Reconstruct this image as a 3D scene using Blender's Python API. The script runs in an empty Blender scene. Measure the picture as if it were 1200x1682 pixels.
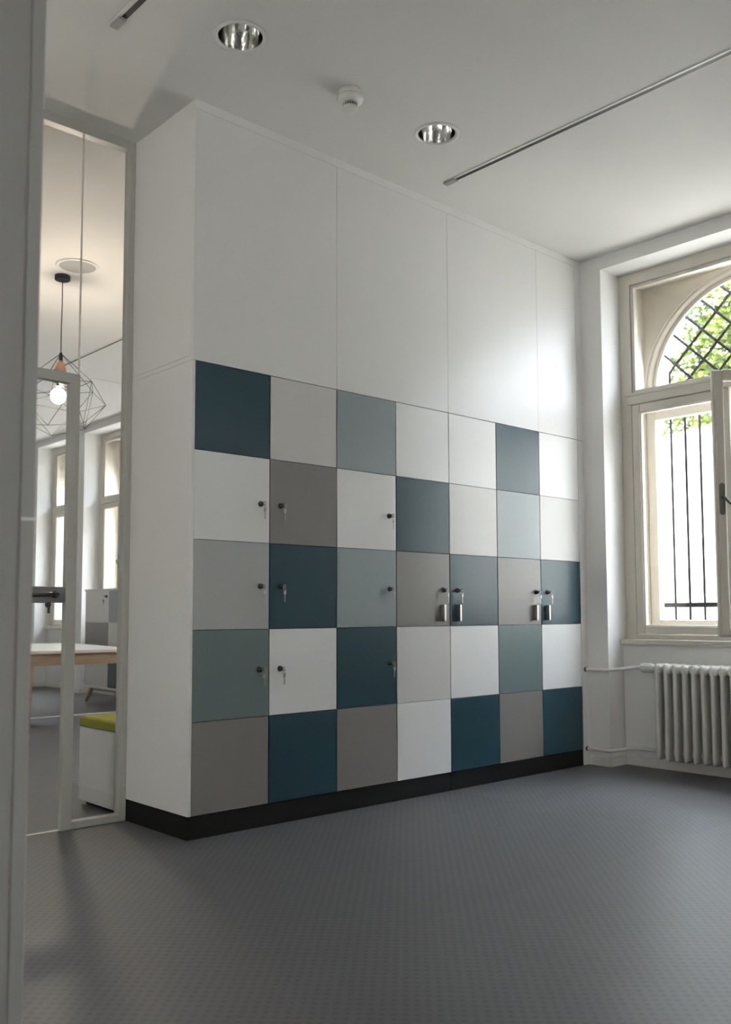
import bpy, bmesh, math, random
from math import sin, cos, pi, radians
from mathutils import Vector, Matrix

SC = bpy.context.scene
COL = SC.collection

# ---------------------------------------------------------------- camera
F_PX, W_PX, H_PX = 1532.2449, 1200, 1682
cam_data = bpy.data.cameras.new('camera')
cam_data.sensor_fit = 'AUTO'
cam_data.sensor_width = 36.0
cam_data.lens = F_PX * 36.0 / H_PX
cam_data.shift_x = 4.057 / H_PX
cam_data.shift_y = 50.386 / H_PX
cam_data.clip_start = 0.02
cam_data.dof.use_dof = True
cam_data.dof.focus_distance = 4.6
cam_data.dof.aperture_fstop = 3.8
cam = bpy.data.objects.new('camera', cam_data)
COL.objects.link(cam)
RR = Vector((0.74026707, -0.67230885, -0.0023387))
UU = Vector((-0.04873578, -0.05713087, 0.99717646))
FF = Vector((0.67054417, 0.73806292, 0.0750576))
mw = Matrix((RR, UU, -FF)).transposed().to_4x4()
mw.translation = Vector((-2.19824, -3.52806, 0.97373))
cam.matrix_world = mw
SC.camera = cam

# ---------------------------------------------------------------- sky, sun, exposure
world = bpy.data.worlds.new('World')
SC.world = world
world.use_nodes = True
bg = world.node_tree.nodes['Background']
bg.inputs['Color'].default_value = (0.82, 0.90, 1.0, 1)
bg.inputs['Strength'].default_value = 9.0

sun_data = bpy.data.lights.new('sun', 'SUN')
sun_data.energy = 9.0
sun_data.color = (1.0, 0.93, 0.80)
sun_data.angle = radians(0.6)
sun = bpy.data.objects.new('sun', sun_data)
COL.objects.link(sun)
sun.rotation_euler = (radians(40), 0, 0)   # shines along the facade, into neither row of windows

SC.view_settings.view_transform = 'Standard'
SC.view_settings.look = 'None'
SC.view_settings.exposure = 1.31
SC.view_settings.gamma = 1.0
SC.view_settings.use_curve_mapping = False
SC.cycles.use_denoising = True
SC.cycles.max_bounces = 14
SC.cycles.diffuse_bounces = 8
SC.cycles.transparent_max_bounces = 16
SC.cycles.sample_clamp_indirect = 8.0
SC.cycles.caustics_reflective = False
SC.cycles.caustics_refractive = False

# ---------------------------------------------------------------- helpers
class MB:
    """collects solids into one mesh"""
    def __init__(self):
        self.bm = bmesh.new()

    def box(self, x0, x1, y0, y1, z0, z1, bev=0.0, seg=2, rot=None, pivot=None):
        b = bmesh.new()
        bmesh.ops.create_cube(b, size=1.0)
        for v in b.verts:
            v.co = Vector(((x0 + x1) / 2 + v.co.x * (x1 - x0), (y0 + y1) / 2 + v.co.y * (y1 - y0),
                           (z0 + z1) / 2 + v.co.z * (z1 - z0)))
        if bev > 0:
            bmesh.ops.bevel(b, geom=b.edges[:], offset=bev, segments=seg, profile=0.5, affect='EDGES')
        if rot is not None:
            bmesh.ops.rotate(b, verts=b.verts[:], cent=pivot or (0, 0, 0), matrix=rot)
        self.merge(b)
        return self

    def merge(self, b):
        me = bpy.data.meshes.new('tmp')
        b.to_mesh(me)
        b.free()
        self.bm.from_mesh(me)
        bpy.data.meshes.remove(me)

    def tube(self, pts, r, seg=8, closed=False):
        pts = [Vector(p) for p in pts]
        n = len(pts)
        rs = r if isinstance(r, (list, tuple)) else [r] * n
        rings = []
        ref = None
        for i, p in enumerate(pts):
            if closed:
                t = (pts[(i + 1) % n] - pts[i - 1])
            else:
                t = pts[min(i + 1, n - 1)] - pts[max(i - 1, 0)]
            t.normalize()
            if ref is None:
                ref = Vector((0, 0, 1)) if abs(t.z) < 0.9 else Vector((1, 0, 0))
            a = (ref - t * ref.dot(t)).normalized()
            ref = a
            b = t.cross(a)
            rings.append([self.bm.verts.new(p + (a * cos(2 * pi * k / seg) + b * sin(2 * pi * k / seg)) * rs[i])
                          for k in range(seg)])
        m = n if closed else n - 1
        for i in range(m):
            A, B = rings[i], rings[(i + 1) % n]
            for k in range(seg):
                f = self.bm.faces.new((A[k], A[(k + 1) % seg], B[(k + 1) % seg], B[k]))
                f.smooth = True
        if not closed:
            self.bm.faces.new(rings[0][::-1])
            self.bm.faces.new(rings[-1])
        return self

    def lathe(self, prof, center=(0, 0, 0), axis='z', seg=48, cap0=True, cap1=True, smooth=True):
        c = Vector(center)
        rings = []
        for (r, h) in prof:
            ring = []
            for k in range(seg):
                a = 2 * pi * k / seg
                u, v = r * cos(a), r * sin(a)
                p = {'z': Vector((u, v, h)), 'y': Vector((u, h, v)), 'x': Vector((h, u, v))}[axis]
                ring.append(self.bm.verts.new(c + p))
            rings.append(ring)
        for A, B in zip(rings, rings[1:]):
            for k in range(seg):
                f = self.bm.faces.new((A[k], A[(k + 1) % seg], B[(k + 1) % seg], B[k]))
                f.smooth = smooth
        if cap0:
            self.bm.faces.new(rings[0][::-1])
        if cap1:
            self.bm.faces.new(rings[-1])
        return self

    def ellipsoid(self, c, rx, ry, rz, seg=16, rings=10):
        b = bmesh.new()
        bmesh.ops.create_uvsphere(b, u_segments=seg, v_segments=rings, radius=1.0)
        for v in b.verts:
            v.co = Vector((c[0] + v.co.x * rx, c[1] + v.co.y * ry, c[2] + v.co.z * rz))
        for f in b.faces:
            f.smooth = True
        self.merge(b)
        return self

    def quad(self, a, b, c, d):
        vs = [self.bm.verts.new(Vector(p)) for p in (a, b, c, d)]
        return self.bm.faces.new(vs)

    def prism(self, poly, axis, a, b):
        """poly in the two other axes (in x,y,z order), extruded from a to b"""
        def P(u, v, w):
            return {'x': (w, u, v), 'y': (u, w, v), 'z': (u, v, w)}[axis]
        A = [self.bm.verts.new(P(u, v, a)) for u, v in poly]
        B = [self.bm.verts.new(P(u, v, b)) for u, v in poly]
        n = len(poly)
        self.bm.faces.new(A[::-1])
        self.bm.faces.new(B)
        for i in range(n):
            self.bm.faces.new((A[i], A[(i + 1) % n], B[(i + 1) % n], B[i]))
        return self

    def arch_fill(self, yc, half, zs, ztop, R1, R2, xa, xb, n=40):
        """solid between a half circle of radius R and the rectangle above the spring line"""
        angs = sorted(set([pi * i / n for i in range(n + 1)] +
                          [math.atan2(ztop - zs, half), pi - math.atan2(ztop - zs, half)]))
        prev = None
        for t in angs:
            c, s = cos(t), sin(t)
            k = min(half / abs(c) if abs(c) > 1e-6 else 1e9, (ztop - zs) / s if s > 1e-6 else 1e9)
            o = (yc + k * c, zs + k * s)
            row = [self.bm.verts.new((xa, yc + R1 * c, zs + R1 * s)), self.bm.verts.new((xa,) + o),
                   self.bm.verts.new((xb,) + o), self.bm.verts.new((xb, yc + R2 * c, zs + R2 * s))]
            if prev:
                for i in range(4):
                    j = (i + 1) % 4
                    f = self.bm.faces.new((prev[i], prev[j], row[j], row[i]))
                    if i == 3:
                        f.smooth = True
            prev = row
        return self

    def arch_ring(self, yc, zs, Ra, Rb, xa, xb, n=40):
        prev = None
        for i in range(n + 1):
            t = pi * i / n
            c, s = cos(t), sin(t)
            row = [self.bm.verts.new((x, yc + R * c, zs + R * s)) for x, R in ((xa, Ra), (xa, Rb), (xb, Rb), (xb, Ra))]
            if prev:
                for k in range(4):
                    j = (k + 1) % 4
                    f = self.bm.faces.new((prev[k], prev[j], row[j], row[k]))
                    f.smooth = k in (1, 3)
            prev = row
        return self

    def build(self, name, mat, parent=None, loc=None, recalc=True):
        if recalc:
            bmesh.ops.recalc_face_normals(self.bm, faces=self.bm.faces[:])
        me = bpy.data.meshes.new(name)
        self.bm.to_mesh(me)
        self.bm.free()
        me.materials.append(mat)
        o = bpy.data.objects.new(name, me)
        COL.objects.link(o)
        if parent is not None:
            o.parent = parent
        if loc is not None:
            o.location = loc
        return o


def tag(o, label=None, cat=None, group=None, kind=None):
    if label: o['label'] = label
    if cat: o['category'] = cat
    if group: o['group'] = group
    if kind: o['kind'] = kind
    return o


def thing(name, label, cat, loc=(0, 0, 0), rz=0.0, group=None):
    o = bpy.data.objects.new(name, None)
    o.empty_display_size = 0.05
    COL.objects.link(o)
    o.location = loc
    o.rotation_euler = (0, 0, rz)
    return tag(o, label, cat, group)


def struct(o, label=None, cat=None):
    o['kind'] = 'structure'
    if label: o['label'] = label
    if cat: o['category'] = cat
    return o


def copy_tree(o, parent=None):
    c = o.copy()
    COL.objects.link(c)
    if parent is not None:
        c.parent = parent
    for ch in list(o.children):
        copy_tree(ch, c)
    return c


def inst(src, parent, loc=None):
    c = src.copy()
    COL.objects.link(c)
    c.parent = parent
    if loc is not None:
        c.location = loc
    return c

# ---------------------------------------------------------------- materials
MATS = {}
def mat(name, col, rough=0.5, metal=0.0, spec=0.5, noise=0.0, nscale=8.0, bump=0.0, bscale=200.0, emit=None, estr=0.0, coat=0.0):
    m = bpy.data.materials.new(name)
    m.use_nodes = True
    nt = m.node_tree
    p = nt.nodes['Principled BSDF']
    p.inputs['Base Color'].default_value = (*col, 1)
    p.inputs['Roughness'].default_value = rough
    p.inputs['Metallic'].default_value = metal
    p.inputs['Specular IOR Level'].default_value = spec
    p.inputs['Coat Weight'].default_value = coat
    if emit:
        p.inputs['Emission Color'].default_value = (*emit, 1)
        p.inputs['Emission Strength'].default_value = estr
    tc = nt.nodes.new('ShaderNodeTexCoord')
    if noise > 0:
        n = nt.nodes.new('ShaderNodeTexNoise')
        n.inputs['Scale'].default_value = nscale
        n.inputs['Detail'].default_value = 4
        nt.links.new(tc.outputs['Object'], n.inputs['Vector'])
        mx = nt.nodes.new('ShaderNodeMix')
        mx.data_type = 'RGBA'
        mx.blend_type = 'MULTIPLY'
        mx.inputs['Factor'].default_value = 1.0
        mr = nt.nodes.new('ShaderNodeMapRange')
        mr.inputs['To Min'].default_value = 1.0 - noise
        mr.inputs['To Max'].default_value = 1.0 + noise
        nt.links.new(n.outputs['Fac'], mr.inputs['Value'])
        mx.inputs[6].default_value = (*col, 1)
        nt.links.new(mr.outputs['Result'], mx.inputs[7])
        nt.links.new(mx.outputs[2], p.inputs['Base Color'])
    if bump > 0:
        n2 = nt.nodes.new('ShaderNodeTexNoise')
        n2.inputs['Scale'].default_value = bscale
        n2.inputs['Detail'].default_value = 3
        nt.links.new(tc.outputs['Object'], n2.inputs['Vector'])
        b = nt.nodes.new('ShaderNodeBump')
        b.inputs['Strength'].default_value = bump
        b.inputs['Distance'].default_value = 0.002
        nt.links.new(n2.outputs['Fac'], b.inputs['Height'])
        nt.links.new(b.outputs['Normal'], p.inputs['Normal'])
    MATS[name] = m
    return m


def wood_mat(name, c1, c2, rough=0.45):
    m = bpy.data.materials.new(name)
    m.use_nodes = True
    nt = m.node_tree
    p = nt.nodes['Principled BSDF']
    p.inputs['Roughness'].default_value = rough
    tc = nt.nodes.new('ShaderNodeTexCoord')
    mp = nt.nodes.new('ShaderNodeMapping')
    mp.inputs['Scale'].default_value = (3, 40, 40)
    n = nt.nodes.new('ShaderNodeTexNoise')
    n.inputs['Scale'].default_value = 2.0
    n.inputs['Detail'].default_value = 5
    cr = nt.nodes.new('ShaderNodeValToRGB')
    cr.color_ramp.elements[0].color = (*c1, 1)
    cr.color_ramp.elements[1].color = (*c2, 1)
    cr.color_ramp.elements[0].position = 0.3
    cr.color_ramp.elements[1].position = 0.7
    nt.links.new(tc.outputs['Object'], mp.inputs['Vector'])
    nt.links.new(mp.outputs['Vector'], n.inputs['Vector'])
    nt.links.new(n.outputs['Fac'], cr.inputs['Fac'])
    nt.links.new(cr.outputs['Color'], p.inputs['Base Color'])
    return m


def glass_mat(name, tint=(0.985, 0.985, 0.985), gloss=0.9):
    m = bpy.data.materials.new(name)
    m.use_nodes = True
    nt = m.node_tree
    for n in list(nt.nodes):
        if n.type != 'OUTPUT_MATERIAL':
            nt.nodes.remove(n)
    out = nt.nodes['Material Output']
    tr = nt.nodes.new('ShaderNodeBsdfTransparent')
    tr.inputs['Color'].default_value = (*tint, 1)
    gl = nt.nodes.new('ShaderNodeBsdfGlossy')
    gl.inputs['Roughness'].default_value = 0.0
    gl.inputs['Color'].default_value = (gloss, gloss, gloss, 1)
    fr = nt.nodes.new('ShaderNodeFresnel')
    ge = nt.nodes.new('ShaderNodeNewGeometry')
    io = nt.nodes.new('ShaderNodeMapRange')          # the same reflection on entering and on leaving the pane
    io.inputs['To Min'].default_value = 1.45
    io.inputs['To Max'].default_value = 1.0 / 1.45
    nt.links.new(ge.outputs['Backfacing'], io.inputs['Value'])
    nt.links.new(io.outputs['Result'], fr.inputs['IOR'])
    mx = nt.nodes.new('ShaderNodeMixShader')
    nt.links.new(fr.outputs['Fac'], mx.inputs['Fac'])
    nt.links.new(tr.outputs['BSDF'], mx.inputs[1])
    nt.links.new(gl.outputs['BSDF'], mx.inputs[2])
    nt.links.new(mx.outputs['Shader'], out.inputs['Surface'])
    return m


def floor_mat():
    m = bpy.data.materials.new('rubber_floor')
    m.use_nodes = True
    nt = m.node_tree
    L = nt.links.new
    p = nt.nodes['Principled BSDF']
    tc = nt.nodes.new('ShaderNodeTexCoord')
    mp = nt.nodes.new('ShaderNodeMapping')
    mp.inputs['Rotation'].default_value = (0, 0, radians(45))
    mp.inputs['Scale'].default_value = (35, 35, 35)
    L(tc.outputs['Object'], mp.inputs['Vector'])
    fr = nt.nodes.new('ShaderNodeVectorMath'); fr.operation = 'FRACTION'
    L(mp.outputs['Vector'], fr.inputs[0])
    sb = nt.nodes.new('ShaderNodeVectorMath'); sb.operation = 'SUBTRACT'
    sb.inputs[1].default_value = (0.5, 0.5, 0.0)
    L(fr.outputs['Vector'], sb.inputs[0])
    ml = nt.nodes.new('ShaderNodeVectorMath'); ml.operation = 'MULTIPLY'
    ml.inputs[1].default_value = (1, 1, 0)
    L(sb.outputs['Vector'], ml.inputs[0])
    ln = nt.nodes.new('ShaderNodeVectorMath'); ln.operation = 'LENGTH'
    L(ml.outputs['Vector'], ln.inputs[0])
    mr = nt.nodes.new('ShaderNodeMapRange')
    mr.interpolation_type = 'SMOOTHSTEP'
    mr.inputs['From Min'].default_value = 0.20
    mr.inputs['From Max'].default_value = 0.38
    mr.inputs['To Min'].default_value = 1.0
    mr.inputs['To Max'].default_value = 0.0
    L(ln.outputs['Value'], mr.inputs['Value'])
    # metre tiles, each a hair lighter or darker
    mp2 = nt.nodes.new('ShaderNodeMapping')
    mp2.inputs['Location'].default_value = (0.33, 0.41, 0)
    L(tc.outputs['Object'], mp2.inputs['Vector'])
    fl = nt.nodes.new('ShaderNodeVectorMath'); fl.operation = 'FLOOR'
    L(mp2.outputs['Vector'], fl.inputs[0])
    wn = nt.nodes.new('ShaderNodeTexWhiteNoise'); wn.noise_dimensions = '2D'
    L(fl.outputs['Vector'], wn.inputs['Vector'])
    nz = nt.nodes.new('ShaderNodeTexNoise')
    nz.inputs['Scale'].default_value = 2.2
    nz.inputs['Detail'].default_value = 6
    L(tc.outputs['Object'], nz.inputs['Vector'])
    ad = nt.nodes.new('ShaderNodeMath'); ad.operation = 'MULTIPLY_ADD'
    L(wn.outputs['Value'], ad.inputs[0]); ad.inputs[1].default_value = 0.10; ad.inputs[2].default_value = 0.90
    ad2 = nt.nodes.new('ShaderNodeMath'); ad2.operation = 'MULTIPLY_ADD'
    L(nz.outputs['Fac'], ad2.inputs[0]); ad2.inputs[1].default_value = 0.16; L(ad.outputs['Value'], ad2.inputs[2])
    base = nt.nodes.new('ShaderNodeMix'); base.data_type = 'RGBA'
    base.inputs[6].default_value = (0.106, 0.107, 0.114, 1)
    base.inputs[7].default_value = (0.080, 0.081, 0.087, 1)
    L(mr.outputs['Result'], base.inputs[0])
    mu = nt.nodes.new('ShaderNodeMix'); mu.data_type = 'RGBA'; mu.blend_type = 'MULTIPLY'
    mu.inputs[0].default_value = 1.0
    L(base.outputs[2], mu.inputs[6]); L(ad2.outputs['Value'], mu.inputs[7])
    L(mu.outputs[2], p.inputs['Base Color'])
    rg = nt.nodes.new('ShaderNodeMath'); rg.operation = 'MULTIPLY_ADD'
    L(wn.outputs['Value'], rg.inputs[0]); rg.inputs[1].default_value = 0.07; rg.inputs[2].default_value = 0.46
    L(rg.outputs['Value'], p.inputs['Roughness'])
    p.inputs['Specular IOR Level'].default_value = 0.5
    bp = nt.nodes.new('ShaderNodeBump')
    bp.inputs['Strength'].default_value = 0.12
    bp.inputs['Distance'].default_value = 0.001
    L(mr.outputs['Result'], bp.inputs['Height'])
    L(bp.outputs['Normal'], p.inputs['Normal'])
    return m


M_WALL = mat('wall_paint', (0.75, 0.75, 0.745), 0.65, noise=0.02, nscale=1.5, bump=0.06, bscale=90)
M_CEIL = mat('ceiling_paint', (0.70, 0.69, 0.675), 0.7, noise=0.015, nscale=1.0)
M_BASE = mat('baseboard_paint', (0.68, 0.675, 0.65), 0.35)
M_FLOOR = floor_mat()
M_PANEL = mat('white_laminate', (0.74, 0.74, 0.735), 0.36, noise=0.012, nscale=3)
D_COL = {
    'D': mat('dark_teal_laminate', (0.016, 0.054, 0.075), 0.33, noise=0.05, nscale=5),
    'T': mat('slate_laminate', (0.150, 0.195, 0.200), 0.33, noise=0.03, nscale=5),
    'S': mat('grey_blue_laminate', (0.285, 0.330, 0.345), 0.33, noise=0.03, nscale=5),
    'M': mat('mid_grey_laminate', (0.420, 0.430, 0.425), 0.33, noise=0.02, nscale=5),
    'G': mat('taupe_laminate', (0.230, 0.217, 0.210), 0.33, noise=0.03, nscale=5),
    'L': mat('light_grey_laminate', (0.600, 0.590, 0.575), 0.33, noise=0.02, nscale=5),
    'W': mat('white_door_laminate', (0.740, 0.745, 0.740), 0.33, noise=0.015, nscale=5),
}
M_BLACK = mat('black_plinth', (0.0045, 0.0045, 0.005), 0.55, spec=0.25)
M_GAP = mat('carcass_gap_shade', (0.03, 0.03, 0.03), 0.6)  # near black, so the shade in the door gaps is painted in
M_FRAME = mat('partition_frame', (0.47, 0.47, 0.445), 0.4)
M_GLASS = glass_mat('clear_glass')
M_WGLASS = glass_mat('window_glass', (0.99, 0.99, 0.99))
M_CREAM = mat('cream_window_paint', (0.63, 0.595, 0.53), 0.38, noise=0.05, nscale=6)
M_CREAM_WALL = mat('cream_masonry', (0.64, 0.60, 0.53), 0.7, noise=0.04, nscale=4)
M_IRON = mat('black_iron', (0.010, 0.009, 0.011), 0.85, spec=0.15)
M_RAD = mat('radiator_enamel', (0.66, 0.655, 0.62), 0.28, noise=0.03, nscale=12)
M_CHROME = mat('chrome', (0.75, 0.75, 0.74), 0.14, metal=1.0)
M_DARKCHROME = mat('dark_chrome', (0.07, 0.07, 0.075), 0.28, metal=0.7)
M_KEY = mat('worn_steel', (0.42, 0.42, 0.42), 0.3, metal=1.0)
M_ALU = mat('brushed_aluminium', (0.62, 0.62, 0.62), 0.3, metal=1.0)
M_REFL = mat('mirror_reflector', (0.82, 0.82, 0.80), 0.10, metal=1.0, bump=1.0, bscale=28)
M_WPLAST = mat('white_plastic', (0.72, 0.72, 0.70), 0.35)
M_DSLOT = mat('dark_slot', (0.02, 0.02, 0.02), 0.5)
M_BRONZE = mat('dark_bronze', (0.14, 0.135, 0.125), 0.35, metal=0.8)
M_WOOD = wood_mat('oak', (0.33, 0.235, 0.165), (0.45, 0.335, 0.245))
M_TABLE = mat('white_table_laminate', (0.74, 0.73, 0.71), 0.3)
M_GREEN = mat('olive_green_fabric', (0.30, 0.29, 0.015), 0.9, noise=0.15, nscale=60, bump=0.3, bscale=500)
M_COPPER = mat('copper', (0.62, 0.36, 0.25), 0.3, metal=1.0)
M_CANOPY = mat('charcoal_metal', (0.018, 0.018, 0.02), 0.7, spec=0.2)
M_BULB = mat('lit_bulb', (1, 0.95, 0.85), 0.4, emit=(1.0, 0.86, 0.68), estr=240.0)
M_GRILLE = mat('speaker_mesh', (0.33, 0.34, 0.335), 0.6, noise=0.1, nscale=300)
M_STRIP = mat('white_floor_strip', (0.80, 0.80, 0.78), 0.4)
M_GLINT = mat('glint_white', (0.9, 0.9, 0.9), 0.12)
M_FGREY = mat('edge_trim_paint', (0.40, 0.40, 0.385), 0.4)
M_GREYP = mat('grey_wall_paint', (0.38, 0.38, 0.365), 0.6, noise=0.02, nscale=1.5)
M_RENDERWALL = mat('white_render', (0.85, 0.84, 0.80), 0.9, noise=0.03, nscale=2)
M_PAVE = mat('pale_paving', (0.55, 0.53, 0.49), 0.9, noise=0.1, nscale=3)
M_BARK = mat('bark', (0.10, 0.075, 0.05), 0.9, noise=0.3, nscale=12)
M_LOCKBOX = mat('grey_lock_case', (0.20, 0.205, 0.205), 0.4)
M_HAND = mat('dark_steel_handle', (0.07, 0.07, 0.07), 0.35, metal=0.8)


def leaf_mat():
    m = bpy.data.materials.new('foliage')
    m.use_nodes = True
    nt = m.node_tree
    L = nt.links.new
    p = nt.nodes['Principled BSDF']
    p.inputs['Roughness'].default_value = 0.6
    tc = nt.nodes.new('ShaderNodeTexCoord')
    n = nt.nodes.new('ShaderNodeTexNoise')
    n.inputs['Scale'].default_value = 2.0
    n.inputs['Detail'].default_value = 5
    L(tc.outputs['Object'], n.inputs['Vector'])
    cr = nt.nodes.new('ShaderNodeValToRGB')
    cr.color_ramp.elements[0].position = 0.35
    cr.color_ramp.elements[0].color = (0.020, 0.045, 0.005, 1)
    cr.color_ramp.elements[1].position = 0.65
    cr.color_ramp.elements[1].color = (0.150, 0.190, 0.018, 1)
    L(n.outputs['Fac'], cr.inputs['Fac'])
    L(cr.outputs['Color'], p.inputs['Base Color'])
    return m
M_LEAF = leaf_mat()

# ---------------------------------------------------------------- dimensions (metres; x along lockers, y into the wall, z up)
CH = 3.309            # ceiling
CW, RH, PL = 0.4152, 0.40, 0.10
TOPZ = PL + 5 * RH
DEP = 0.546           # locker depth = front of the glass wall
XR = 2.98             # face of the window wall
YB, YF = -8.6, 8.84   # back wall of the near room, end wall of the far room
XL = -3.6

# window bays: centre, niche half width, light half width, arch radius
BAYS = [(-0.905, 0.755, 0.665, 0.645), (-5.85, 0.755, 0.665, 0.645),
        (6.77, 0.56, 0.475, 0.44), (8.17, 0.56, 0.475, 0.44), (5.30, 0.56, 0.475, 0.44), (3.3, 0.56, 0.475, 0.44)]
NZ, BZ0, BZ1, ZS = 3.22, 0.80, 3.17, 2.45

# ---------------------------------------------------------------- floor and ceiling
b = MB(); b.box(XL - 0.1, XR + 0.22, YB - 0.1, YF + 0.1, -0.15, 0.0)
struct(b.build('floor', M_FLOOR))

DL = [(-0.125, -0.513), (1.030, -0.517)]
bm = bmesh.new()
outer = [bm.verts.new((x, y, CH)) for x, y in ((XL - .1, YB - .1), (XR + .22, YB - .1), (XR + .22, YF + .1), (XL - .1, YF + .1))]
edges = [bm.edges.new((outer[i], outer[(i + 1) % 4])) for i in range(4)]
for cx, cy in DL:
    ring = [bm.verts.new((cx + 0.093 * cos(2 * pi * k / 40), cy + 0.093 * sin(2 * pi * k / 40), CH)) for k in range(40)]
    edges += [bm.edges.new((ring[i], ring[(i + 1) % 40])) for i in range(40)]
bmesh.ops.triangle_fill(bm, use_beauty=True, use_dissolve=False, edges=edges)
bm.faces.ensure_lookup_table()
for f in list(bm.faces):
    c = f.calc_center_median()
    if any((c.x - cx) ** 2 + (c.y - cy) ** 2 < 0.09 ** 2 for cx, cy in DL):
        bm.faces.remove(f)
b = MB(); b.merge(bm)
b.box(XL - .1, XR + .53, YB - .1, YF + .1, CH + 0.22, CH + 0.42)
struct(b.build('ceiling', M_CEIL))

# ---------------------------------------------------------------- outer wall with window niches, boxes and arches
def layer(mb, x0, x1, holes, z1=CH + 0.22):
    hs = sorted(holes)
    y = YB - 0.1
    for ya, yb, za, zb in hs:
        mb.box(x0, x1, y, ya, -0.15, z1)
        if za > -0.1:
            mb.box(x0, x1, ya, yb, -0.15, za)
        mb.box(x0, x1, ya, yb, zb, z1)
        y = yb
    mb.box(x0, x1, y, YF + 0.1, -0.15, z1)

b = MB()
layer(b, XR, 3.20, [(c - n, c + n, -0.15, NZ) for c, n, l, r in BAYS])
struct(b.build('wall_right', M_WALL))
b = MB()
layer(b, 3.20, 3.42, [(c - l - .045, c + l + .045, BZ0, BZ1) for c, n, l, r in BAYS])
layer(b, 3.42, 3.51, [(c - l - .045, c + l + .045, 0.86, BZ1) for c, n, l, r in BAYS])
for c, n, l, r in BAYS:
    for s in (-1, 1):
        ya, yb = sorted((c + s * (r + .015), c + s * (l + .045)))
        b.box(3.475, 3.51, ya, yb, 0.86, ZS)
    ra = l + .0445
    b.arch_fill(c, l + .045, ZS, BZ1, ra, ra, 3.42, 3.432)
    b.arch_fill(c, l + .045, ZS, BZ1, ra - .012, ra - .034, 3.432, 3.475)
    b.arch_fill(c, l + .045, ZS, BZ1, ra - .034, ra - .034, 3.475, 3.51)
struct(b.build('wall_right_reveals', M_CREAM_WALL))
bpy.data.objects['wall_right_reveals'].name = 'trim_1'
# the plaster skin of the parapet seen under each window
b = MB()
for c, n, l, r in BAYS:
    b.box(3.155, 3.172, c - n, c + n, 0.0, 0.768)
struct(b.build('wall_right_parapet', M_WALL))
bpy.data.objects['wall_right_parapet'].name = 'trim_2'

# remaining shell
ADDED_LW = [(-1.35, -0.30)]  # unseen opening, added to bring in light from the left
b = MB(); y = YB - .1
for ya, yb in sorted(ADDED_LW):
    b.box(XL - .25, XL, y, ya, -0.15, CH + .22)
    b.box(XL - .25, XL, ya, yb, -0.15, 0.85)
    b.box(XL - .25, XL, ya, yb, 2.95, CH + .22)
    y = yb
b.box(XL - .25, XL, y, YF + .1, -0.15, CH + .22)
struct(b.build('wall_left', M_WALL))
ADDED_FW = (-1.7, 0.3)  # unseen opening, added to light the locker fronts from behind
b = MB()
b.box(XL, ADDED_FW[0], YB - .1, YB, -0.15, CH + .22); b.box(ADDED_FW[1], XR, YB - .1, YB, -0.15, CH + .22)
b.box(ADDED_FW[0], ADDED_FW[1], YB - .1, YB, -0.15, 0.9); b.box(ADDED_FW[0], ADDED_FW[1], YB - .1, YB, 2.3, CH + .22)
struct(b.build('wall_front', M_WALL))
b = MB(); b.box(XL, XR, YF, YF + .1, -0.15, CH + .22)
struct(b.build('wall_far', M_WALL))
b = MB()
b.box(-0.014, XR, 0.02, 0.62, TOPZ + 0.024, CH + 0.2)
b.box(0.004, XR, 0.548, 0.62, 0.0, TOPZ + 0.024)
struct(b.build('wall_back', M_WALL))
b = MB(); b.box(XL, -1.485, DEP, DEP + .08, 0, CH + .2)
struct(b.build('wall_back_left', M_WALL))
# near partition end on the left, with its edge trim
b = MB(); b.box(-1.60, -1.5115, -1.822, -1.55, 0.0, CH + 0.1)
struct(b.build('wall_partition', M_GREYP))
b = MB(); b.box(-1.5115, -1.483, -1.826, -1.55, 0.0, CH + 0.1, 0.003)
struct(b.build('trim_3', M_FGREY))
b = MB()
b.prism([(-1.5095, -1.8265), (-1.4825, -1.8265), (-1.4825, -1.8335)], 'z', 1.1465, 1.1525)  # bright white tab standing in for a glint on the trim edge
o = b.build('glint_tab', M_GLINT); tag(o, 'small white tab standing in for a glint on the edge of the pale partition at far left', 'glint')

# right-hand filler between lockers and window wall
b = MB(); b.box(7 * CW + .004, XR, 0.002, 0.03, 0.0, TOPZ - .002); b.box(7 * CW + .004, XR, 0.002, 0.03, TOPZ + .002, CH)
struct(b.build('trim_4', M_PANEL))
# side seam strip between locker side and wall above
b = MB(); b.box(-0.0136, 0.05, 0.012, DEP, TOPZ + .0008, TOPZ + .0232)
struct(b.build('trim_5', M_PANEL))

# baseboards
b = MB()
c0, n0 = BAYS[0][0], BAYS[0][1]
t, h = 0.012, 0.058
y1 = c0 + n0
y2 = c0 - n0
ye = BAYS[1][0] + BAYS[1][1]
b.prism([(XR, 0), (XR - t, 0), (XR - t, y1 - t), (3.155 - t, y1 - t), (3.155 - t, y2 + t), (XR - t, y2 + t), (XR - t, ye), (XR, ye),
         (XR, y2), (3.155, y2), (3.155, y1), (XR, y1)], 'z', 0, h)
struct(b.build('baseboard_right', M_BASE))
b = MB()
fb = sorted([x for x in BAYS if x[0] > 1])
y = 0.62
for c, n, l, r in fb:
    b.box(XR - t, XR, y, c - n, 0, h, 0.002)
    b.box(XR - t, 3.155, c - n, c - n + t, 0, h, 0.002)
    b.box(3.155 - t, 3.155, c - n, c + n, 0, h, 0.002)
    b.box(XR - t, 3.155, c + n - t, c + n, 0, h, 0.002)
    y = c + n
b.box(XR - t, XR, y, YF, 0, h, 0.002)
b.box(XL, XR, YF - t, YF, 0, h, 0.002)
struct(b.build('baseboard_far', M_BASE))
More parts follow.
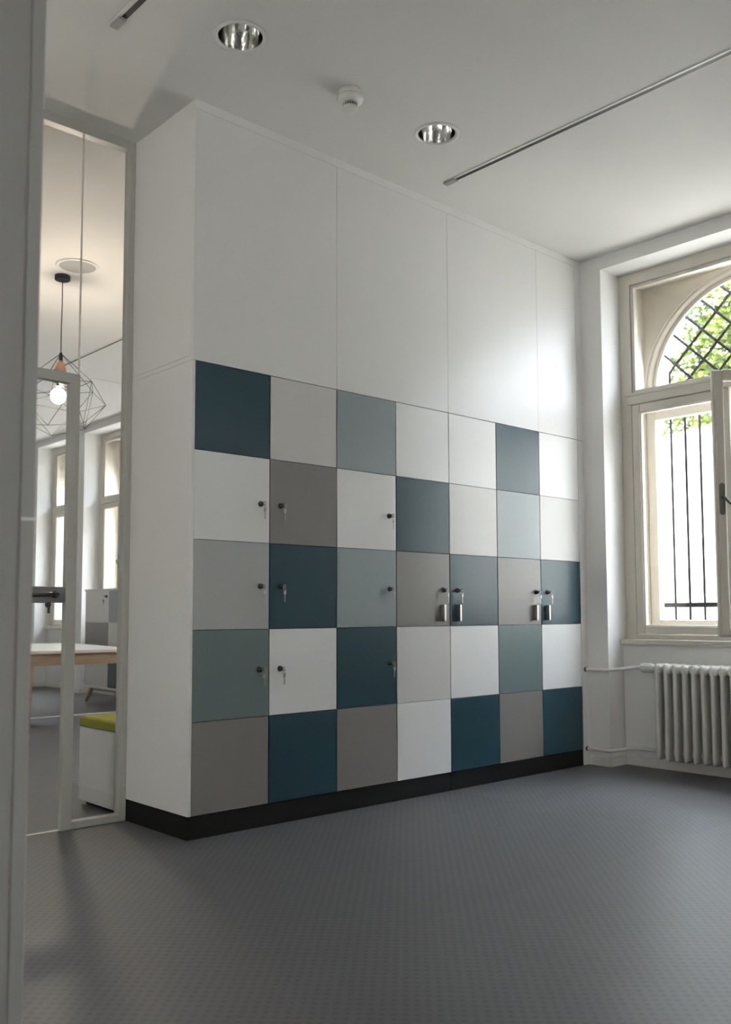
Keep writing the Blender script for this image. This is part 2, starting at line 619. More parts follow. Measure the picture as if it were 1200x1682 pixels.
# white strip across the far room's floor, and the joint under the glass wall
b = MB(); b.box(XL, XR - .02, 4.995, 5.085, 0.0, 0.004)
struct(b.build('trim_6', M_STRIP))
b = MB(); b.box(-1.48, -0.30, DEP + .015, DEP + .03, 0.0, 0.002)
struct(b.build('trim_7', M_BASE))

# ---------------------------------------------------------------- windows
def rect_frame(mb, x0, x1, ya, yb, za, zb, w, bev=0.004, wt=None, wb=None):
    wt = wt or w; wb = wb or w
    mb.box(x0, x1, ya, ya + w, za, zb, bev)
    mb.box(x0, x1, yb - w, yb, za, zb, bev)
    mb.box(x0, x1, ya + w, yb - w, zb - wt, zb, bev)
    mb.box(x0, x1, ya + w, yb - w, za, za + wb, bev)

def lever_handle(parent, x, y, z, side=1):
    h = MB()
    h.box(x - .006, x, y - .014, y + .014, z - .075, z + .075, 0.0)
    h.lathe([(.014, x - .006), (.014, x)], (0, y, z + .075), 'x', 20)
    h.lathe([(.014, x - .006), (.014, x)], (0, y, z - .075), 'x', 20)
    h.tube([(x, y, z + .01), (x - .035, y, z + .01)], 0.008, 10)
    h.tube([(x - .033, y, z + .012), (x - .037, y + side * .018, z - .012), (x - .035, y + side * .050, z - .046)], [.008, .0075, .006], 10)
    return h.build('handle', M_BRONZE, parent)

def make_window(name, bay, opening=0.0):
    """origin on the inner frame face at the window centre; x outward"""
    c, n, l, r = bay
    f = MB()
    # fixed inner frame, transom
    rect_frame(f, -0.006, 0.06, -(n - .0005), n - .0005, 0.802, NZ - .0005, n - .0005 - l - .012, 0.004, wt=0.077, wb=0.03)
    f.box(-0.018, 0.06, -(l + .04), l + .04, 2.335, 2.412, 0.008)
    f.box(-0.024, -0.015, -(l + .045), l + .045, 2.392, 2.412, 0.003)
    root = f.build(name, M_CREAM, None, (3.200, c, 0.0))
    struct(root)
    # upper fixed light
    s = MB(); rect_frame(s, 0.008, 0.045, -(l + .010), l + .010, 2.412, 3.142, 0.022, 0.003)
    ts = s.build('transom_light', M_CREAM, root)
    g = MB(); g.box(0.024, 0.028, -l + .01, l - .01, 2.432, 3.122); g.build('glass', M_WGLASS, ts)
    # inner casements
    def casement(w, hinge_y, sgn, angle, handle):
        e = bpy.data.objects
        k = MB()
        ya, yb = sorted((0.0, sgn * w))
        rect_frame(k, -0.012, 0.032, ya, yb, 0.835, 2.332, 0.055, 0.006, wb=0.05)
        # moulding step round the glass
        rect_frame(k, -0.004, 0.026, ya + .05, yb - .05, 0.88, 2.282, 0.012, 0.003)
        if handle:   # overlapping meeting strip
            k.box(-0.022, -0.008, *sorted((sgn * (w - .055), sgn * (w - .012))), 0.845, 2.322, 0.004)
        cs = k.build('casement', M_CREAM, root, (0, hinge_y, 0))
        cs.rotation_euler = (0, 0, angle)
        g = MB(); g.box(0.008, 0.012, ya + .05, yb - .05, 0.88, 2.285); g.build('glass', M_WGLASS, cs)
        if handle:
            lever_handle(cs, -0.022, sgn * (w - .034), 1.60, -sgn)
        return cs
    casement(l + .002, l + .008, -1, 0.0, False)
    casement(l + (.063 if opening else .040), -(l + .008), 1, opening, True)
    # outer frame with transom, two closed lights and the arched light
    q = MB()
    x0, x1 = 0.225, 0.275
    rect_frame(q, x0, x1, -(l + .043), l + .043, 0.865, 2.45, l + .043 - r, 0.006, wt=0.19, wb=0.058)
    q.box(x0 - .01, x1, -.035, .035, 0.9, 2.28, 0.006)
    rg = l + .0445 - .034
    q.arch_ring(0, ZS, rg - .018, rg + .002, x0 + .042, x1 + .012)
    q.box(x0 + .03, x1, -(rg), rg, 2.43, 2.462, 0.004)
    of = q.build('outer_frame', M_CREAM, root)
    g = MB()
    g.box(x0 + .026, x0 + .030, -(r + .005), r + .005, 0.915, 2.27)
    poly = [((rg - .012) * cos(pi * i / 32), ZS + (rg - .012) * sin(pi * i / 32)) for i in range(33)]
    g.prism(poly, 'x', x0 + .055, x0 + .059)
    g.build('glass', M_WGLASS, of)
    sl = MB(); sl.box(-.083, 0.07, -(n - .002), n - .002, 0.768, 0.802, 0.006)
    sl.build('window_sill', M_CREAM, root)
    return root

make_window('window_1', BAYS[0], radians(40))
w2 = make_window('window_2', BAYS[2])
w3 = copy_tree(w2); w3.name = 'window_3'; w3.location = (3.200, BAYS[3][0], 0)
w4 = copy_tree(w2); w4.name = 'window_4'; w4.location = (3.200, BAYS[4][0], 0)  # hidden window, added to brighten the far room
w5 = copy_tree(w2); w5.name = 'window_5'; w5.location = (3.200, BAYS[5][0], 0)  # also out of view, put in for more far-room light
w6 = make_window('window_6', BAYS[1])  # out of view, added and placed to light the locker fronts
for i, (ya, yb) in enumerate(ADDED_LW):
    b = MB(); rect_frame(b, XL - .16, XL - .10, ya, yb, 0.85, 2.95, 0.06)
    b.box(XL - .16, XL - .10, (ya + yb) / 2 - .04, (ya + yb) / 2 + .04, 0.91, 2.89)
    o = struct(b.build('window_%d' % (7 + i), M_CREAM))  # unseen window filling the opening added for light from the left
    g = MB(); g.box(XL - .134, XL - .128, ya + .05, yb - .05, 0.90, 2.90); g.build('glass', M_WGLASS, o)

# ---------------------------------------------------------------- glass wall and door
M_SEAL = bpy.data.materials.new('milky_seal')
M_SEAL.use_nodes = True
_n = M_SEAL.node_tree
_t = _n.nodes.new('ShaderNodeBsdfTranslucent'); _t.inputs['Color'].default_value = (.9, .88, .85, 1)
_m = _n.nodes.new('ShaderNodeMixShader'); _m.inputs['Fac'].default_value = 0.7
_p = _n.nodes['Principled BSDF']; _p.inputs['Base Color'].default_value = (.85, .84, .82, 1); _p.inputs['Roughness'].default_value = 0.5
_n.links.new(_p.outputs['BSDF'], _m.inputs[1]); _n.links.new(_t.outputs['BSDF'], _m.inputs[2])
_n.links.new(_m.outputs['Shader'], _n.nodes['Material Output'].inputs['Surface'])
XP = -1.483
b = MB()
y0, y1 = DEP, DEP + 0.05
b.box(-0.048, -0.014, y0, y1, 0, CH, 0.002)                    # right jamb
b.box(XP, -0.048, y0, y1, CH - .046, CH, 0.002)                # head
b.box(-0.284, -0.048, y0, y1, 0, 0.033, 0.002)                 # sill rail under fixed pane
fr = b.build('wall_glass', M_FRAME)
struct(fr)
b = MB()
for xa, xb, za, zb in ((-0.280, -0.045, 0.03, 2.09), (-0.2785, -0.045, 2.09, CH - .04), (XP + .003, -0.281, 2.088, CH - .04)):
    b.box(xa, xb, DEP + .020, DEP + .030, za, zb)
b.build('pane', M_GLASS, fr)
b = MB(); b.box(-0.2820, -0.2775, y0 + .019, y0 + .031, 2.09, CH - .046); b.build('seal', M_SEAL, fr)
b = MB()
b.box(-0.334, -0.284, y0 - .004, y0 + .034, 0, 2.09, 0.002)     # right post
b.box(XP + .002, -1.43, y0 - .004, y0 + .034, 0, 2.09, 0.002)
b.box(-1.43, -0.334, y0 - .004, y0 + .034, 2.042, 2.09, 0.002)
df = b.build('door_1', M_FRAME); struct(df)
b = MB(); b.box(-1.428, -0.337, DEP + .014, DEP + .024, 0.006, 2.04)
leaf = b.build('door_leaf', M_GLASS, df)
b = MB(); b.box(-0.530, -0.340, DEP + .004, DEP + .036, 1.022, 1.096, 0.003)
lc = b.build('lock_case', M_LOCKBOX, leaf)
tag(lc, 'grey metal lock case on the glass')
b = MB()
b.lathe([(.016, DEP + .006), (.016, DEP - .004), (.011, DEP - .006), (.010, DEP - .03)], (-0.385, 0, 1.060), 'y', 20)
b.tube([(-0.385, DEP - .03, 1.060), (-0.41, DEP - .040, 1.060), (-0.51, DEP - .042, 1.056)], [.011, .010, .009], 10)
b.lathe([(.013, DEP + .006), (.013, DEP - .003)], (-0.415, 0, 1.014), 'y', 16)
b.box(-0.421, -0.409, DEP - .010, DEP - .005, 0.975, 1.014, 0.002)
b.build('lever', M_HAND, leaf)

# ---------------------------------------------------------------- wall panels over the lockers
px = [0.0, 2 * CW, 4 * CW, 6 * CW, 7 * CW]
plab = ['white wall panel above the two leftmost locker columns', 'white wall panel above the third and fourth locker columns',
        'white wall panel above the fifth and sixth locker columns', 'narrow white wall panel above the last locker column by the window']
for i in range(4):
    b = MB()
    x0 = px[i] + (0.001 if i else -0.014)
    b.box(x0, px[i + 1] - 0.0006, 0.0, 0.019, TOPZ + 0.0025, CH - 0.0440, 0.0005, 1)
    o = b.build('wall_panel', M_PANEL)
    tag(o, plab[i], 'wall panel', 'white panels above the lockers')
b = MB(); b.box(-0.014, 7 * CW, 0.0, 0.019, CH - 0.0428, CH)
struct(b.build('trim_8', M_WALL))

# ---------------------------------------------------------------- lockers
GRID = ['DLSWWDW',
        'WGWDLSL',
        'MDSGDGD',
        'TWDLWTW',
        'GDGWDGD']
CNAME = {'D': 'dark teal', 'T': 'slate grey', 'S': 'grey blue', 'M': 'mid grey', 'G': 'taupe', 'L': 'light grey', 'W': 'white'}
LOCKZ = {1: 1.482, 2: 1.098, 3: 0.714}

def lock_mesh():
    m = MB()
    m.lathe([(.0135, 0), (.0135, -.004), (.0115, -.007), (.0110, -.012), (.0085, -.0125), (.0085, -.020), (.006, -.021)], (0, 0, 0), 'y', 24)
    return m.build('lock', M_DARKCHROME)
def key_mesh():
    m = MB()
    m.box(-.0011, .0011, -.030, -.018, -.004, .004, 0.0004, 1)                          # blade in the cylinder
    m.tube([(0, -.034 + .0075 * cos(2 * pi * k / 14), .0085 * sin(2 * pi * k / 14)) for k in range(14)], .0022, 6, True)   # bow
    m.tube([(0.001 + .007 * cos(2 * pi * k / 16), -.036, -.013 + .008 * sin(2 * pi * k / 16)) for k in range(16)], .0009, 5, True)  # ring
    m.tube([(.001 + .0055 * cos(2 * pi * k / 14), -.036, -.028 + .0095 * sin(2 * pi * k / 14)) for k in range(14)], .0028, 6, True)  # hanging bow
    m.box(-.0030, .0050, -.0378, -.0342, -.040, -.020, 0.001, 1)
    m.box(-.0016, .0034, -.0374, -.0346, -.072, -.038, 0.0004, 1)
    return m.build('key', M_KEY)
def pull_mesh():
    m = MB()
    m.box(-.005, .005, -.026, 0.0, -.046, .046, 0.0015)
    m.box(-.0075, .0075, -.030, -.022, -.046, .046, 0.0035, 3)
    return m.build('pull_handle', M_ALU)
proto = {'lock': lock_mesh(), 'key': key_mesh(), 'pull': pull_mesh()}
used = set()
def use(kind, parent, loc):
    if kind not in used:
        used.add(kind)
        o = proto[kind]
        o.parent = parent
        o.location = loc
        return o
    return inst(proto[kind], parent, loc)

LLAB = ['leftmost locker column, dark teal top door, white side panel, three keyed doors',
        'second locker column from the left, keyed taupe door above a keyed dark teal one',
        'third locker column from the left, grey blue top door, three locks at right edge',
        'fourth locker column from the left, white over dark teal over taupe with pull handle',
        'fifth locker column from the left, dark teal middle door with pull handle at left',
        'sixth locker column from the left, dark teal top door, taupe middle door with pull handle',
        'last locker column beside the window wall, dark teal middle door with pull handle']
for c in range(7):
    x0 = c * CW
    root = thing('locker_cabinet', LLAB[c], 'locker', (x0, 0, PL), group='locker columns along the wall')
    b = MB()
    b.box(0.002, CW - .002, 0.022, DEP - .002, 0.0, 5 * RH - .001)
    carc = b.build('carcass', M_GAP, root)
    if c == 0:
        s = MB(); s.box(-0.014, 0.001, 0.0, DEP, 0.0, 5 * RH, 0.0008, 1)
        tag(s.build('side_panel', M_PANEL, root), 'white side panel')
    for r in range(5):
        k = GRID[r][c]
        z0, z1 = (4 - r) * RH, (5 - r) * RH
        d = MB()
        gx = 0.0028
        d.box((0.002 if c == 0 else gx), CW - gx, 0.0, 0.018, z0 + 0.0012, z1 - 0.0012, 0.0007, 1)
        dr = d.build('door', D_COL[k], root)
        tag(dr, CNAME[k] + ' door')
        right = c in (0, 2, 3, 5)
        lx = 0.361 if right else 0.062
        if (c < 3 and r in (1, 2, 3)) or (c >= 3 and r == 2):
            z = LOCKZ[r] - PL
            use('lock', dr, (lx, 0, z))
            use('key', dr, (lx, 0, z))
        if c >= 3 and r == 2:
            hx = {3: .345, 4: .058, 5: .342, 6: .048}[c]
            use('pull', dr, (hx, 0, 0.972 - PL))
for i, (xa, xb, lab) in enumerate([(-0.014, 4 * CW - .001, 'long black plinth board under the left four locker columns'),
                                   (4 * CW + .001, 7 * CW, 'shorter black plinth board under the right three locker columns')]):
    b = MB()
    b.box(xa, xb, 0.004, 0.022, 0, PL - .001, 0.0006, 1)
    if i == 0:
        b.box(-0.014, 0.004, 0.022, DEP, 0, PL - .001)
    tag(b.build('plinth', M_BLACK), lab, 'plinth', 'black plinths under the lockers')

# ---------------------------------------------------------------- ceiling things
def downlight():
    t = thing('ceiling_downlight', 'larger-looking recessed ceiling downlight nearest the glass wall', 'ceiling light', (DL[0][0], DL[0][1], CH), group='recessed downlights')
    r = MB()
    r.lathe([(0.090, 0.004), (0.092, -0.004), (0.104, -0.007), (0.111, -0.004), (0.112, -0.0005), (0.094, 0.0005)], (0, 0, 0), 'z', 56, False, False)
    r.build('trim_ring', M_WPLAST, t)
    m = MB()
    m.lathe([(0.0905, 0.0), (0.089, 0.03), (0.083, 0.07), (0.072, 0.11), (0.055, 0.145), (0.03, 0.16)], (0, 0, 0), 'z', 40, False, True)
    m.build('reflector', M_REFL, t)
    k = MB()
    k.lathe([(0.028, 0.158), (0.026, 0.12), (0.02, 0.112)], (0, 0, 0), 'z', 20)
    k.build('lamp_holder', M_DSLOT, t)
    return t
d1 = downlight()
d2 = copy_tree(d1); d2.location = (DL[1][0], DL[1][1], CH)
d2['label'] = 'recessed ceiling downlight between the smoke detector and the long track rail'

t = thing('smoke_detector', 'round white smoke detector on the ceiling between two downlights', 'smoke detector', (0.470, -0.512, CH))
b = MB(); b.lathe([(.052, 0), (.052, -.020), (.050, -.024)], (0, 0, 0), 'z', 40)
b.build('base', M_WPLAST, t)
b = MB(); b.lathe([(.050, -.024), (.058, -.026), (.060, -.034), (.056, -.046), (.044, -.055), (.034, -.057)], (0, 0, 0), 'z', 40)
b.build('housing', M_WPLAST, t)
b = MB()
b.lathe([(.026, -.056), (.026, -.074)], (0, 0, 0), 'z', 24)
b.build('sensor_core', M_DSLOT, t)
b = MB()
for k in range(24):
    a = 2 * pi * k / 24
    b.tube([(.032 * cos(a), .032 * sin(a), -.056), (.032 * cos(a), .032 * sin(a), -.075)], .0017, 5)
b.lathe([(.034, -.073), (.0345, -.084), (.031, -.089), (.012, -.090)], (0, 0, 0), 'z', 32)
b.build('cage', M_WPLAST, t)

def track(x, ya, yb, label):
    t = thing('track_rail', label, 'track rail', (x, ya, CH), group='ceiling track rails')
    L = yb - ya
    y0, y1 = sorted((0, L))
    e = 0.09 if L < 0 else -0.09
    m = MB()
    m.box(-.024, -.008, y0, y1, -.004, 0.0, 0.001, 1)
    m.box(.016, .019, y0, y1, -.003, 0.0, 0.0005, 1)
    m.build('profile', M_WPLAST, t)
    s = MB(); s.box(-.008, .016, y0 + (.05 if L > 0 else 0), y1 - (.05 if L < 0 else 0), -.003, 0.0)
    s.build('slot', M_DSLOT, t)
    c = MB()
    c.box(-.017, .015, *((-0.05, 0.03) if L < 0 else (y0 - .03, y0 + .05)), -.012, 0.0, 0.003)
    c.build('end_connector', M_GRILLE, t)
    return t
track(1.452, -0.215, -4.9, 'long ceiling track rail running from the downlights towards the window')
track(-0.540, -0.262, -4.9, 'short visible track rail at the top left ceiling edge')
track(1.528, 2.2, 6.2, 'track rail on the ceiling seen through the glass wall')

t = thing('ceiling_speaker', 'flat round grey speaker grille in the ceiling behind the glass', 'speaker', (0.502, 2.298, CH))
b = MB(); b.lathe([(.118, -.002), (.120, -.008), (.136, -.008), (.142, -.001), (.142, 0.0)], (0, 0, 0), 'z', 56, False, False)
b.build('rim', M_WPLAST, t)
b = MB(); b.lathe([(.119, -.001), (.119, -.006)], (0, 0, 0), 'z', 56)
b.build('mesh_grille', M_GRILLE, t)

# ---------------------------------------------------------------- radiator and pipes
RX = 3.058
rad = thing('radiator', 'white cast iron column radiator in the niche below the window', 'radiator', (RX, 0, 0))
def rad_section():
    m = MB()
    n = 32
    zs = [(0.080, .30), (0.085, .62), (0.094, .86), (0.110, 1.0), (0.30, .97), (0.45, .97), (0.615, 1.0), (0.640, .92), (0.655, .70), (0.660, .35)]
    rings = []
    for z, q in zs:
        ring = []
        for k in range(n):
            a = 2 * pi * k / n
            ca, sa = cos(a), sin(a)
            ring.append(m.bm.verts.new(((.078 - .017 * (1 - q)) * math.copysign(abs(ca) ** .55, ca), .0168 * q * math.copysign(abs(sa) ** .8, sa), z)))
        rings.append(ring)
    for A, B in zip(rings, rings[1:]):
        for k in range(n):
            f = m.bm.faces.new((A[k], A[(k + 1) % n], B[(k + 1) % n], B[k])); f.smooth = True
    m.bm.faces.new(rings[0][::-1]); m.bm.faces.new(rings[-1])
    m.box(-.070, .070, -.0296, .0296, 0.596, 0.655, 0.024, 5)       # top header, slots end in round arches below it
    m.box(-.025, .060, -.0296, .0296, 0.105, 0.145, 0.018, 4)
    for f in m.bm.faces:
        f.smooth = True
    return m.build('section', M_RAD, rad)
sec = rad_section()
sec.location = (0, -0.478, 0)
for i in range(1, 15):
    inst(sec, rad, (0, -0.478 - 0.0597 * i, 0))
b = MB()
b.lathe([(.014, -.452), (.014, -.436)], (0, 0, .626), 'y', 16)
b.build('inlet', M_BRONZE, rad)
b = MB()
b.lathe([(.012, -.452), (.012, -.436)], (0, 0, .122), 'y', 16)
b.build('outlet', M_BRONZE, rad)
b = MB()
b.lathe([(.010, -.444), (.020, -.434), (.028, -.415), (.031, -.385), (.030, -.352), (.026, -.340), (.020, -.338)], (-.006, 0, .627), 'y', 28)
for k in range(14):
    a = 2 * pi * k / 14
    b.tube([(-.006 + .0295 * cos(a), -.405, .627 + .0295 * sin(a)), (-.006 + .0305 * cos(a), -.358, .627 + .0305 * sin(a))], .0022, 5)
tag(b.build('thermostat_head', M_WPLAST, rad), 'white thermostat head')
for yy in (-0.58, -1.25):
    b = MB()
    b.box(-.02, .10, yy - .008, yy + .008, .10, .115, 0.002)
    b.build('wall_bracket', M_RAD, rad)

def pipe(pts, label, rose):
    t = thing('heating_pipe', label, 'pipe', pts[0], group='radiator pipes')
    o = Vector(pts[0])
    m = MB(); 
    P = [Vector(p) - o for p in pts]
    sm = []
    for i in range(len(P) - 1):      # soften the bends
        for k in range(5):
            u = k / 5
            p0, p1 = P[max(i - 1, 0)], P[i]
            p2, p3 = P[i + 1], P[min(i + 2, len(P) - 1)]
            sm.append(0.5 * ((2 * p1) + (-p0 + p2) * u + (2 * p0 - 5 * p1 + 4 * p2 - p3) * u * u + (-p0 + 3 * p1 - 3 * p2 + p3) * u ** 3))
    sm.append(P[-1])
    m.tube(sm, 0.0105, 12)
    m.build('pipe', M_RAD, t)
    r = MB(); r.lathe([(.015, 0.0), (.015, -.010), (.010, -.012)], (0, 0, 0), 'y', 20)
    r.build('rosette', M_BRONZE, t)
pipe([(2.945, 0.003, .607), (2.948, -.10, .607), (2.955, -.18, .609), (3.03, -.27, .622), (3.052, -.31, .626), (3.052, -.345, .627)],
     'upper white radiator pipe leading to the thermostat valve', True)
pipe([(2.945, 0.003, .104), (2.948, -.10, .102), (2.955, -.17, .104), (3.03, -.26, .120), (3.055, -.33, .122), (3.056, -.435, .122)],
     'lower white radiator pipe just above the baseboard', True)

# ---------------------------------------------------------------- window grille outside
gx0 = 3.600
g = thing('window_grille', 'dark iron window grille with upright bars below and diamond lattice in the arch', 'grille', (gx0, BAYS[0][0], 0))
yc = BAYS[0][0]
def bar_tube(name, p0, p1, r):
    m = MB(); m.tube([p0, p1], r, 8)
    return m.build(name, M_IRON, g)
for j in range(13):
    y = -0.279 - 0.1045 * j - yc
    bar_tube('bar', (0, y, 0.90), (0, y, 2.620 if j == 0 else 2.50), 0.0085)
m = MB(); m.box(-.012, -.006, -0.745, 0.745, 1.006, 1.037, 0.001, 1)
for s in (-1, 1):
    m.lathe([(.008, -.015), (.008, -.006)], (0, s * .70, 1.021), 'x', 12)
m.build('flat_bar', M_IRON, g)
RC = 0.72
def clip(c, slope):
    # line z = slope*y + c in world y; clip to the arch circle and z >= 2.5
    a, bq, cq = 2.0, 2 * (slope * (c - ZS) - yc), yc * yc + (c - ZS) ** 2 - RC * RC
    dd = bq * bq - 4 * a * cq
    if dd <= 0: return None
    ys = [(-bq - math.sqrt(dd)) / (2 * a), (-bq + math.sqrt(dd)) / (2 * a)]
    pts = []
    for y in ys:
        z = slope * y + c
        if z < 2.49:
            z = 2.49; y = (z - c) / slope
        pts.append((y, z))
    if abs(pts[0][0] - pts[1][0]) < 0.06: return None
    return pts
for k in range(0, 7):
    for slope, c, dx in ((1.0, 2.986 + 0.2 * k, 0.0), (-1.0, 2.337 - 0.205 * k, 0.006)):
        pts = clip(c, slope)
        if pts:
            (ya, za), (yb, zb) = pts
            if slope < 0 and k == 0 and yb > -0.277:
                yb = -0.277; zb = slope * yb + c
            bar_tube('lattice_bar', (dx, ya - yc, za), (dx, yb - yc, zb), 0.0095)

random.seed(5)
wire = MB()
def arc(p0, p1, sag, n=14):
    p0, p1 = Vector(p0), Vector(p1)
    d = (p1 - p0).normalized(); up = Vector((0, -d.z, d.y))
    return [p0.lerp(p1, i / n) + up * sag * sin(pi * i / n) for i in range(n + 1)]
x = 3.585
wire.tube(arc((x, -.243, 2.50), (x, -.335, 2.72), .03), .0022, 5)
wire.tube(arc((x, -.38, 2.87), (x, -.585, 2.92), -.055), .0022, 5)
wire.tube(arc((x, -.46, 2.77), (x, -.76, 2.69), .02), .0022, 5)
wire.tube(arc((x, -.60, 2.62), (x, -.76, 2.74), .03), .0022, 5)
wire.tube(arc((x, -.62, 2.93), (x, -.72, 3.10), .02), .0022, 5)
tag(wire.build('wire', M_IRON), 'thin loose wire looped across the diamond lattice in the window arch', 'wire')

# ---------------------------------------------------------------- far room furniture
# sideboard with checkered doors, back to the window wall
sb = thing('sideboard', 'checkered sideboard on splayed wooden legs behind the white table', 'sideboard', (2.55, 6.33, 0), radians(-2.0))
SD, SL, Z0, Z1 = 0.40, 1.24, 0.165, 1.242
b = MB()
b.box(0.004, SD, -SL + .004, -.004, Z0 + .022, Z1 - .02)
b.build('body', M_PANEL, sb)
b = MB(); b.box(-.012, SD, -SL, 0, Z1 - .020, Z1, 0.002); b.build('top', M_PANEL, sb)
b = MB(); b.box(-.012, SD, -SL, 0, Z0, Z0 + .022, 0.002); b.build('bottom_board', M_PANEL, sb)
tile = ['WS', 'GL', 'LD']
for r in range(3):
    for c in range(2):
        za = Z1 - .022 - (r + 1) * .3447; zb = Z1 - .022 - r * .3447
        d = MB(); d.box(-.010, .004, -SL / 2 * (c + 1) + .002 - (0 if c else 0), -SL / 2 * c - (.03 if c == 0 else .002), za + .001, zb - .001)
        tl = d.build('door', D_COL[tile[r][c]], sb)
        tag(tl, CNAME[tile[r][c]] + ' door')
        if r == 0 and c == 0:
            k = MB()
            k.lathe([(.014, -.010), (.013, -.024), (.006, -.026)], (0, -SL / 2 + .05, Z1 - .085), 'x', 18)
            k.tube([(-.026, -SL / 2 + .05, Z1 - .085), (-.05, -SL / 2 + .03, Z1 - .085)], .005, 6)
            k.build('lock', M_DSLOT, tl)
            k = MB()
            k.ellipsoid((-.045, -SL / 2 + .06, Z1 - .135), .004, .012, .016, 10, 8)
            k.tube([(-.045, -SL / 2 + .06, Z1 - .145), (-.045, -SL / 2 + .06, Z1 - .175)], .003, 5)
            k.build('key', M_DSLOT, tl)
b = MB()
b.box(.05, SD - .05, -SL + .08, -.08, Z0 - .035, Z0, 0.003)
b.build('leg_frame', M_WOOD, sb)
for lx, ly, ox, oy in ((.05, -.10, -.035, .06), (SD - .05, -.10, .02, .06), (.05, -SL + .10, -.035, -.06), (SD - .05, -SL + .10, .02, -.06)):
    m = MB(); m.tube([(lx, ly, Z0), (lx + ox * .5, ly + oy * .5, Z0 * .5), (lx + ox, ly + oy, 0.012)], [.027, .022, .015], 12)
    lg = m.build('leg', M_WOOD, sb)
    m = MB(); m.lathe([(.012, 0.0), (.012, .013)], (lx + ox, ly + oy, 0), 'z', 12); m.build('foot_cap', M_DSLOT, lg)

# table
tb = thing('table', 'white topped table with oak apron and legs behind the glass wall', 'table', (1.86, 3.83, 0), radians(-8))
TW, TL, TZ = 1.03, 2.0, 0.668
b = MB(); b.box(-TW, 0, 0, TL, TZ - .026, TZ, 0.003); b.build('tabletop', M_TABLE, tb)
b = MB()
for (xa, xb, ya, yb) in ((-TW + .05, -.05, .02, .042), (-TW + .05, -.05, TL - .042, TL - .02), (-TW + .02, -TW + .042, .05, TL - .05), (-.042, -.02, .05, TL - .05)):
    b.box(xa, xb, ya, yb, TZ - .122, TZ - .0262, 0.002)
b.build('apron', M_WOOD, tb)
for lx, ly in ((-TW + .11, .06), (-.06, .06), (-TW + .11, TL - .06), (-.06, TL - .06)):
    ox = .03 if lx > -.5 else -.0; oy = -.0
    m = MB(); m.tube([(lx, ly, TZ - .027), (lx, ly, TZ - .12), (lx + .5 * ox, ly, .35), (lx + ox, ly, 0.0)], [.040, .036, .028, .017], 14)
    m.build('leg', M_WOOD, tb)

# bench with cushion
be = thing('bench', 'white box bench with an olive green cushion just behind the glass pane', 'bench', (0.0, 0.632, 0))
b = MB(); b.box(0.0, 1.55, 0.0, 0.44, 0.022, 0.392, 0.002); b.build('box', M_PANEL, be)
b = MB(); b.box(0.03, 1.52, 0.02, 0.41, 0.0, 0.0222); b.build('base', M_BLACK, be)
b = MB(); b.box(-0.004, 1.554, -0.004, 0.446, 0.3922, 0.447, 0.016, 4); b.build('cushion', M_GREEN, be)

# pendant
pe = thing('pendant_lamp', 'black wire cage pendant lamp with a lit globe bulb behind the glass', 'lamp', (0.507, 2.538, CH))
b = MB(); b.lathe([(.050, 0), (.052, -.006), (.052, -.030), (.046, -.034)], (0, 0, 0), 'z', 36); b.build('canopy', M_CANOPY, pe)
ZA = 2.76 - CH
b = MB(); b.tube([(0, 0, -.03), (0.002, 0, -.2), (-.001, 0, -.4), (0, 0, ZA)], .0035, 8); b.build('cord', M_CANOPY, pe)
b = MB(); b.lathe([(.008, ZA + .005), (.012, ZA - .02), (.016, ZA - .10)], (0, 0, 0), 'z', 20); b.build('stem', M_CANOPY, pe)
b = MB(); b.lathe([(.014, ZA - .05), (.026, ZA - .075), (.038, ZA - .11), (.040, ZA - .16), (.024, ZA - .18), (.024, ZA - .23)], (0, 0, 0), 'z', 28)
tag(b.build('socket', M_COPPER, pe), 'copper lamp holder')
zb = 2.462 - CH
b = MB(); b.ellipsoid((-.012, 0, zb), .050, .050, .054, 24, 16)
bulb = b.build('bulb', M_BULB, pe)
b = MB(); b.lathe([(.022, zb + .045), (.017, zb + .062), (.019, zb + .064), (.023, ZA - .222)], (-.008, 0, 0), 'z', 18)
b.build('bulb_cap', M_DARKCHROME, bulb)
cage = MB()
V = [Vector((0, 0, ZA))]
A = [Vector((.262 * cos(2 * pi * k / 5 + .15), .262 * sin(2 * pi * k / 5 + .15), ZA - .22 - .02 * (k % 2))) for k in range(5)]
B = [Vector((.305 * cos(2 * pi * k / 5 + .78), .305 * sin(2 * pi * k / 5 + .78), ZA - .345 + .03 * (k % 2))) for k in range(5)]
Cc = [Vector((.20 * cos(2 * pi * k / 5 + .15), .20 * sin(2 * pi * k / 5 + .15), ZA - .50 - .04 * (k % 2))) for k in range(5)]
E_ = []
for k in range(5):
    E_ += [(V[0], A[k]), (A[k], A[(k + 1) % 5]), (A[k], B[k]), (A[k], B[k - 1]), (B[k], Cc[k]), (B[k], Cc[(k + 1) % 5]), (Cc[k], Cc[(k + 1) % 5])]
    if k % 2 == 0: E_ += [(A[k], Cc[k]), (B[k], B[(k + 1) % 5])]
for a, c in E_:
    cage.tube([a, c], .0022, 6)
cage.build('cage', M_CANOPY, pe)
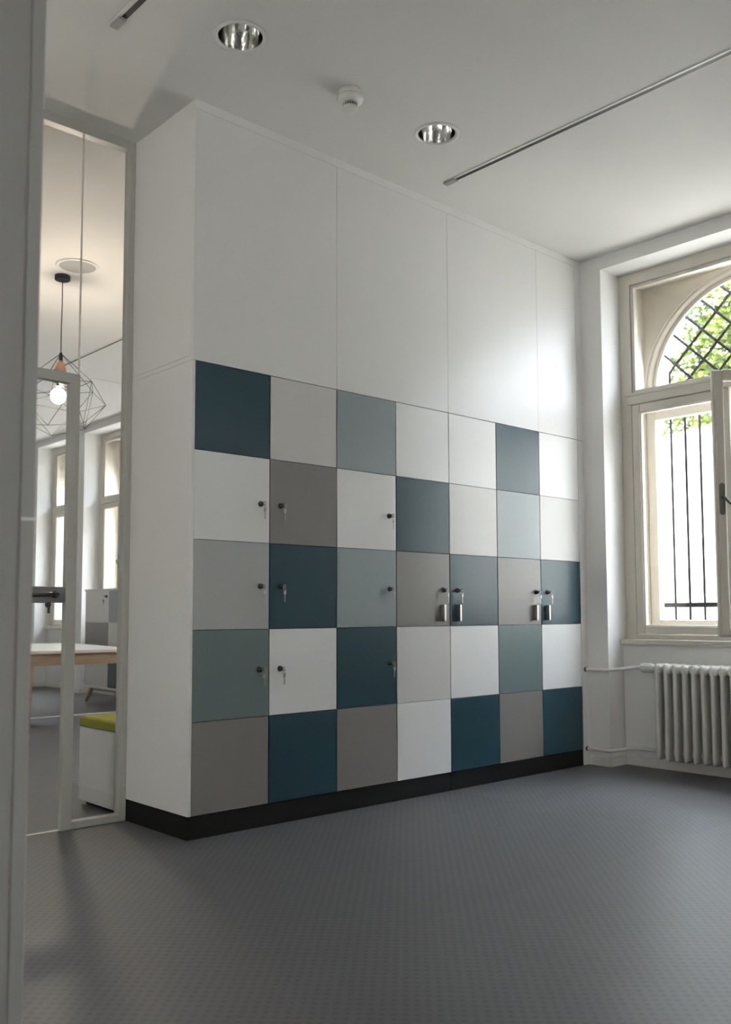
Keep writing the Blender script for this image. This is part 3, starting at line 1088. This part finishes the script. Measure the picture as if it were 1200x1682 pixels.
# ---------------------------------------------------------------- outside
b = MB(); b.box(3.51, 40, -25, 40, -0.35, -0.15); b.box(-40, XL - .1, -25, 40, -0.35, -0.15); b.box(XL - .1, 3.51, -25, YB - .1, -0.35, -0.15)
struct(b.build('ground', M_PAVE))
b = MB()
b.prism([(-18, 3.0), (-18, -.15), (30, -.15), (30, 2.9), (2.3, 3.02), (-1.5, 3.40)], 'x', 8.0, 8.4)
b.prism([(-18, 3.08), (-18, 2.98), (-1.5, 3.38), (2.3, 3.00), (30, 2.88), (30, 2.96), (2.3, 3.08), (-1.5, 3.46)], 'x', 7.95, 8.45)
tag(b.build('courtyard_wall', M_RENDERWALL), 'sunlit white rendered wall across the yard outside the window', 'wall')

M_BOUNCE = mat('warm_bounce', (0.62, 0.56, 0.48), 0.9, noise=0.05, nscale=1)
b = MB(); b.box(-9.4, -9.0, -14, 14, -.15, 8.0); b.box(-9.0, 3.4, -12.4, -12.0, -.15, 6.0)  # unseen facades, added to bounce dimmer, warmer light into the added openings
struct(b.build('added_bounce_wall', M_BOUNCE))

def tree(name, loc, blobs, n, label, h):
    rnd = random.Random(sum(map(ord, label)))
    t = thing(name, label, 'tree', loc, group='trees beyond the yard wall')
    tr = MB(); tr.tube([(0, 0, 0), (.05, .05, h * .4), (-.05, .1, h)], [.20, .15, .08], 10)
    for (bx, by, bz, br) in blobs:
        tr.tube([(0, .05, h * .5), (bx * .5, by * .5, (h * .5 + bz) / 2), (bx, by, bz)], [.10, .06, .02], 7)
    tr.build('trunk', M_BARK, t)
    lv = MB()
    tot = sum(q[3] ** 2 for q in blobs)
    for (bx, by, bz, br) in blobs:
        for i in range(int(n * br * br / tot)):
            while True:
                d = Vector((rnd.uniform(-1, 1), rnd.uniform(-1, 1), rnd.uniform(-1, 1)))
                if .25 < d.length < 1: break
            p = Vector((bx, by, bz)) + d * br
            s = rnd.uniform(.035, .075)
            u = Vector((rnd.gauss(0, 1), rnd.gauss(0, 1), rnd.gauss(0, .6))).normalized()
            w = u.cross(Vector((rnd.gauss(0, 1), rnd.gauss(0, 1), rnd.gauss(0, 1)))).normalized()
            lv.quad(p - u * s, p + w * s * .55, p + u * s, p - w * s * .55)
    lv.build('crown', M_LEAF, t, recalc=False)
    return t
tree('leafy_tree', (11.5, 1.6, -.15), [(0, 0, 5.2, 1.5), (-.2, 1.1, 4.6, 1.2), (.2, -1.0, 5.4, 1.4), (0, 1.0, 5.3, 1.2), (-.2, .2, 6.5, 1.1), (0, 1.7, 4.1, .9), (0, -.3, 4.0, 1.4)], 36000,
     'leafy green tree rising over the white yard wall behind the arched grille', 4.4)
tree('leafy_tree', (12.6, -4.6, -.15), [(0, 0, 5.6, 1.7), (-.2, 1.2, 5.0, 1.2), (.2, -1.3, 5.4, 1.4), (0, .3, 6.9, 1.1)], 14000,
     'second leafy tree further right beyond the yard wall', 4.8)
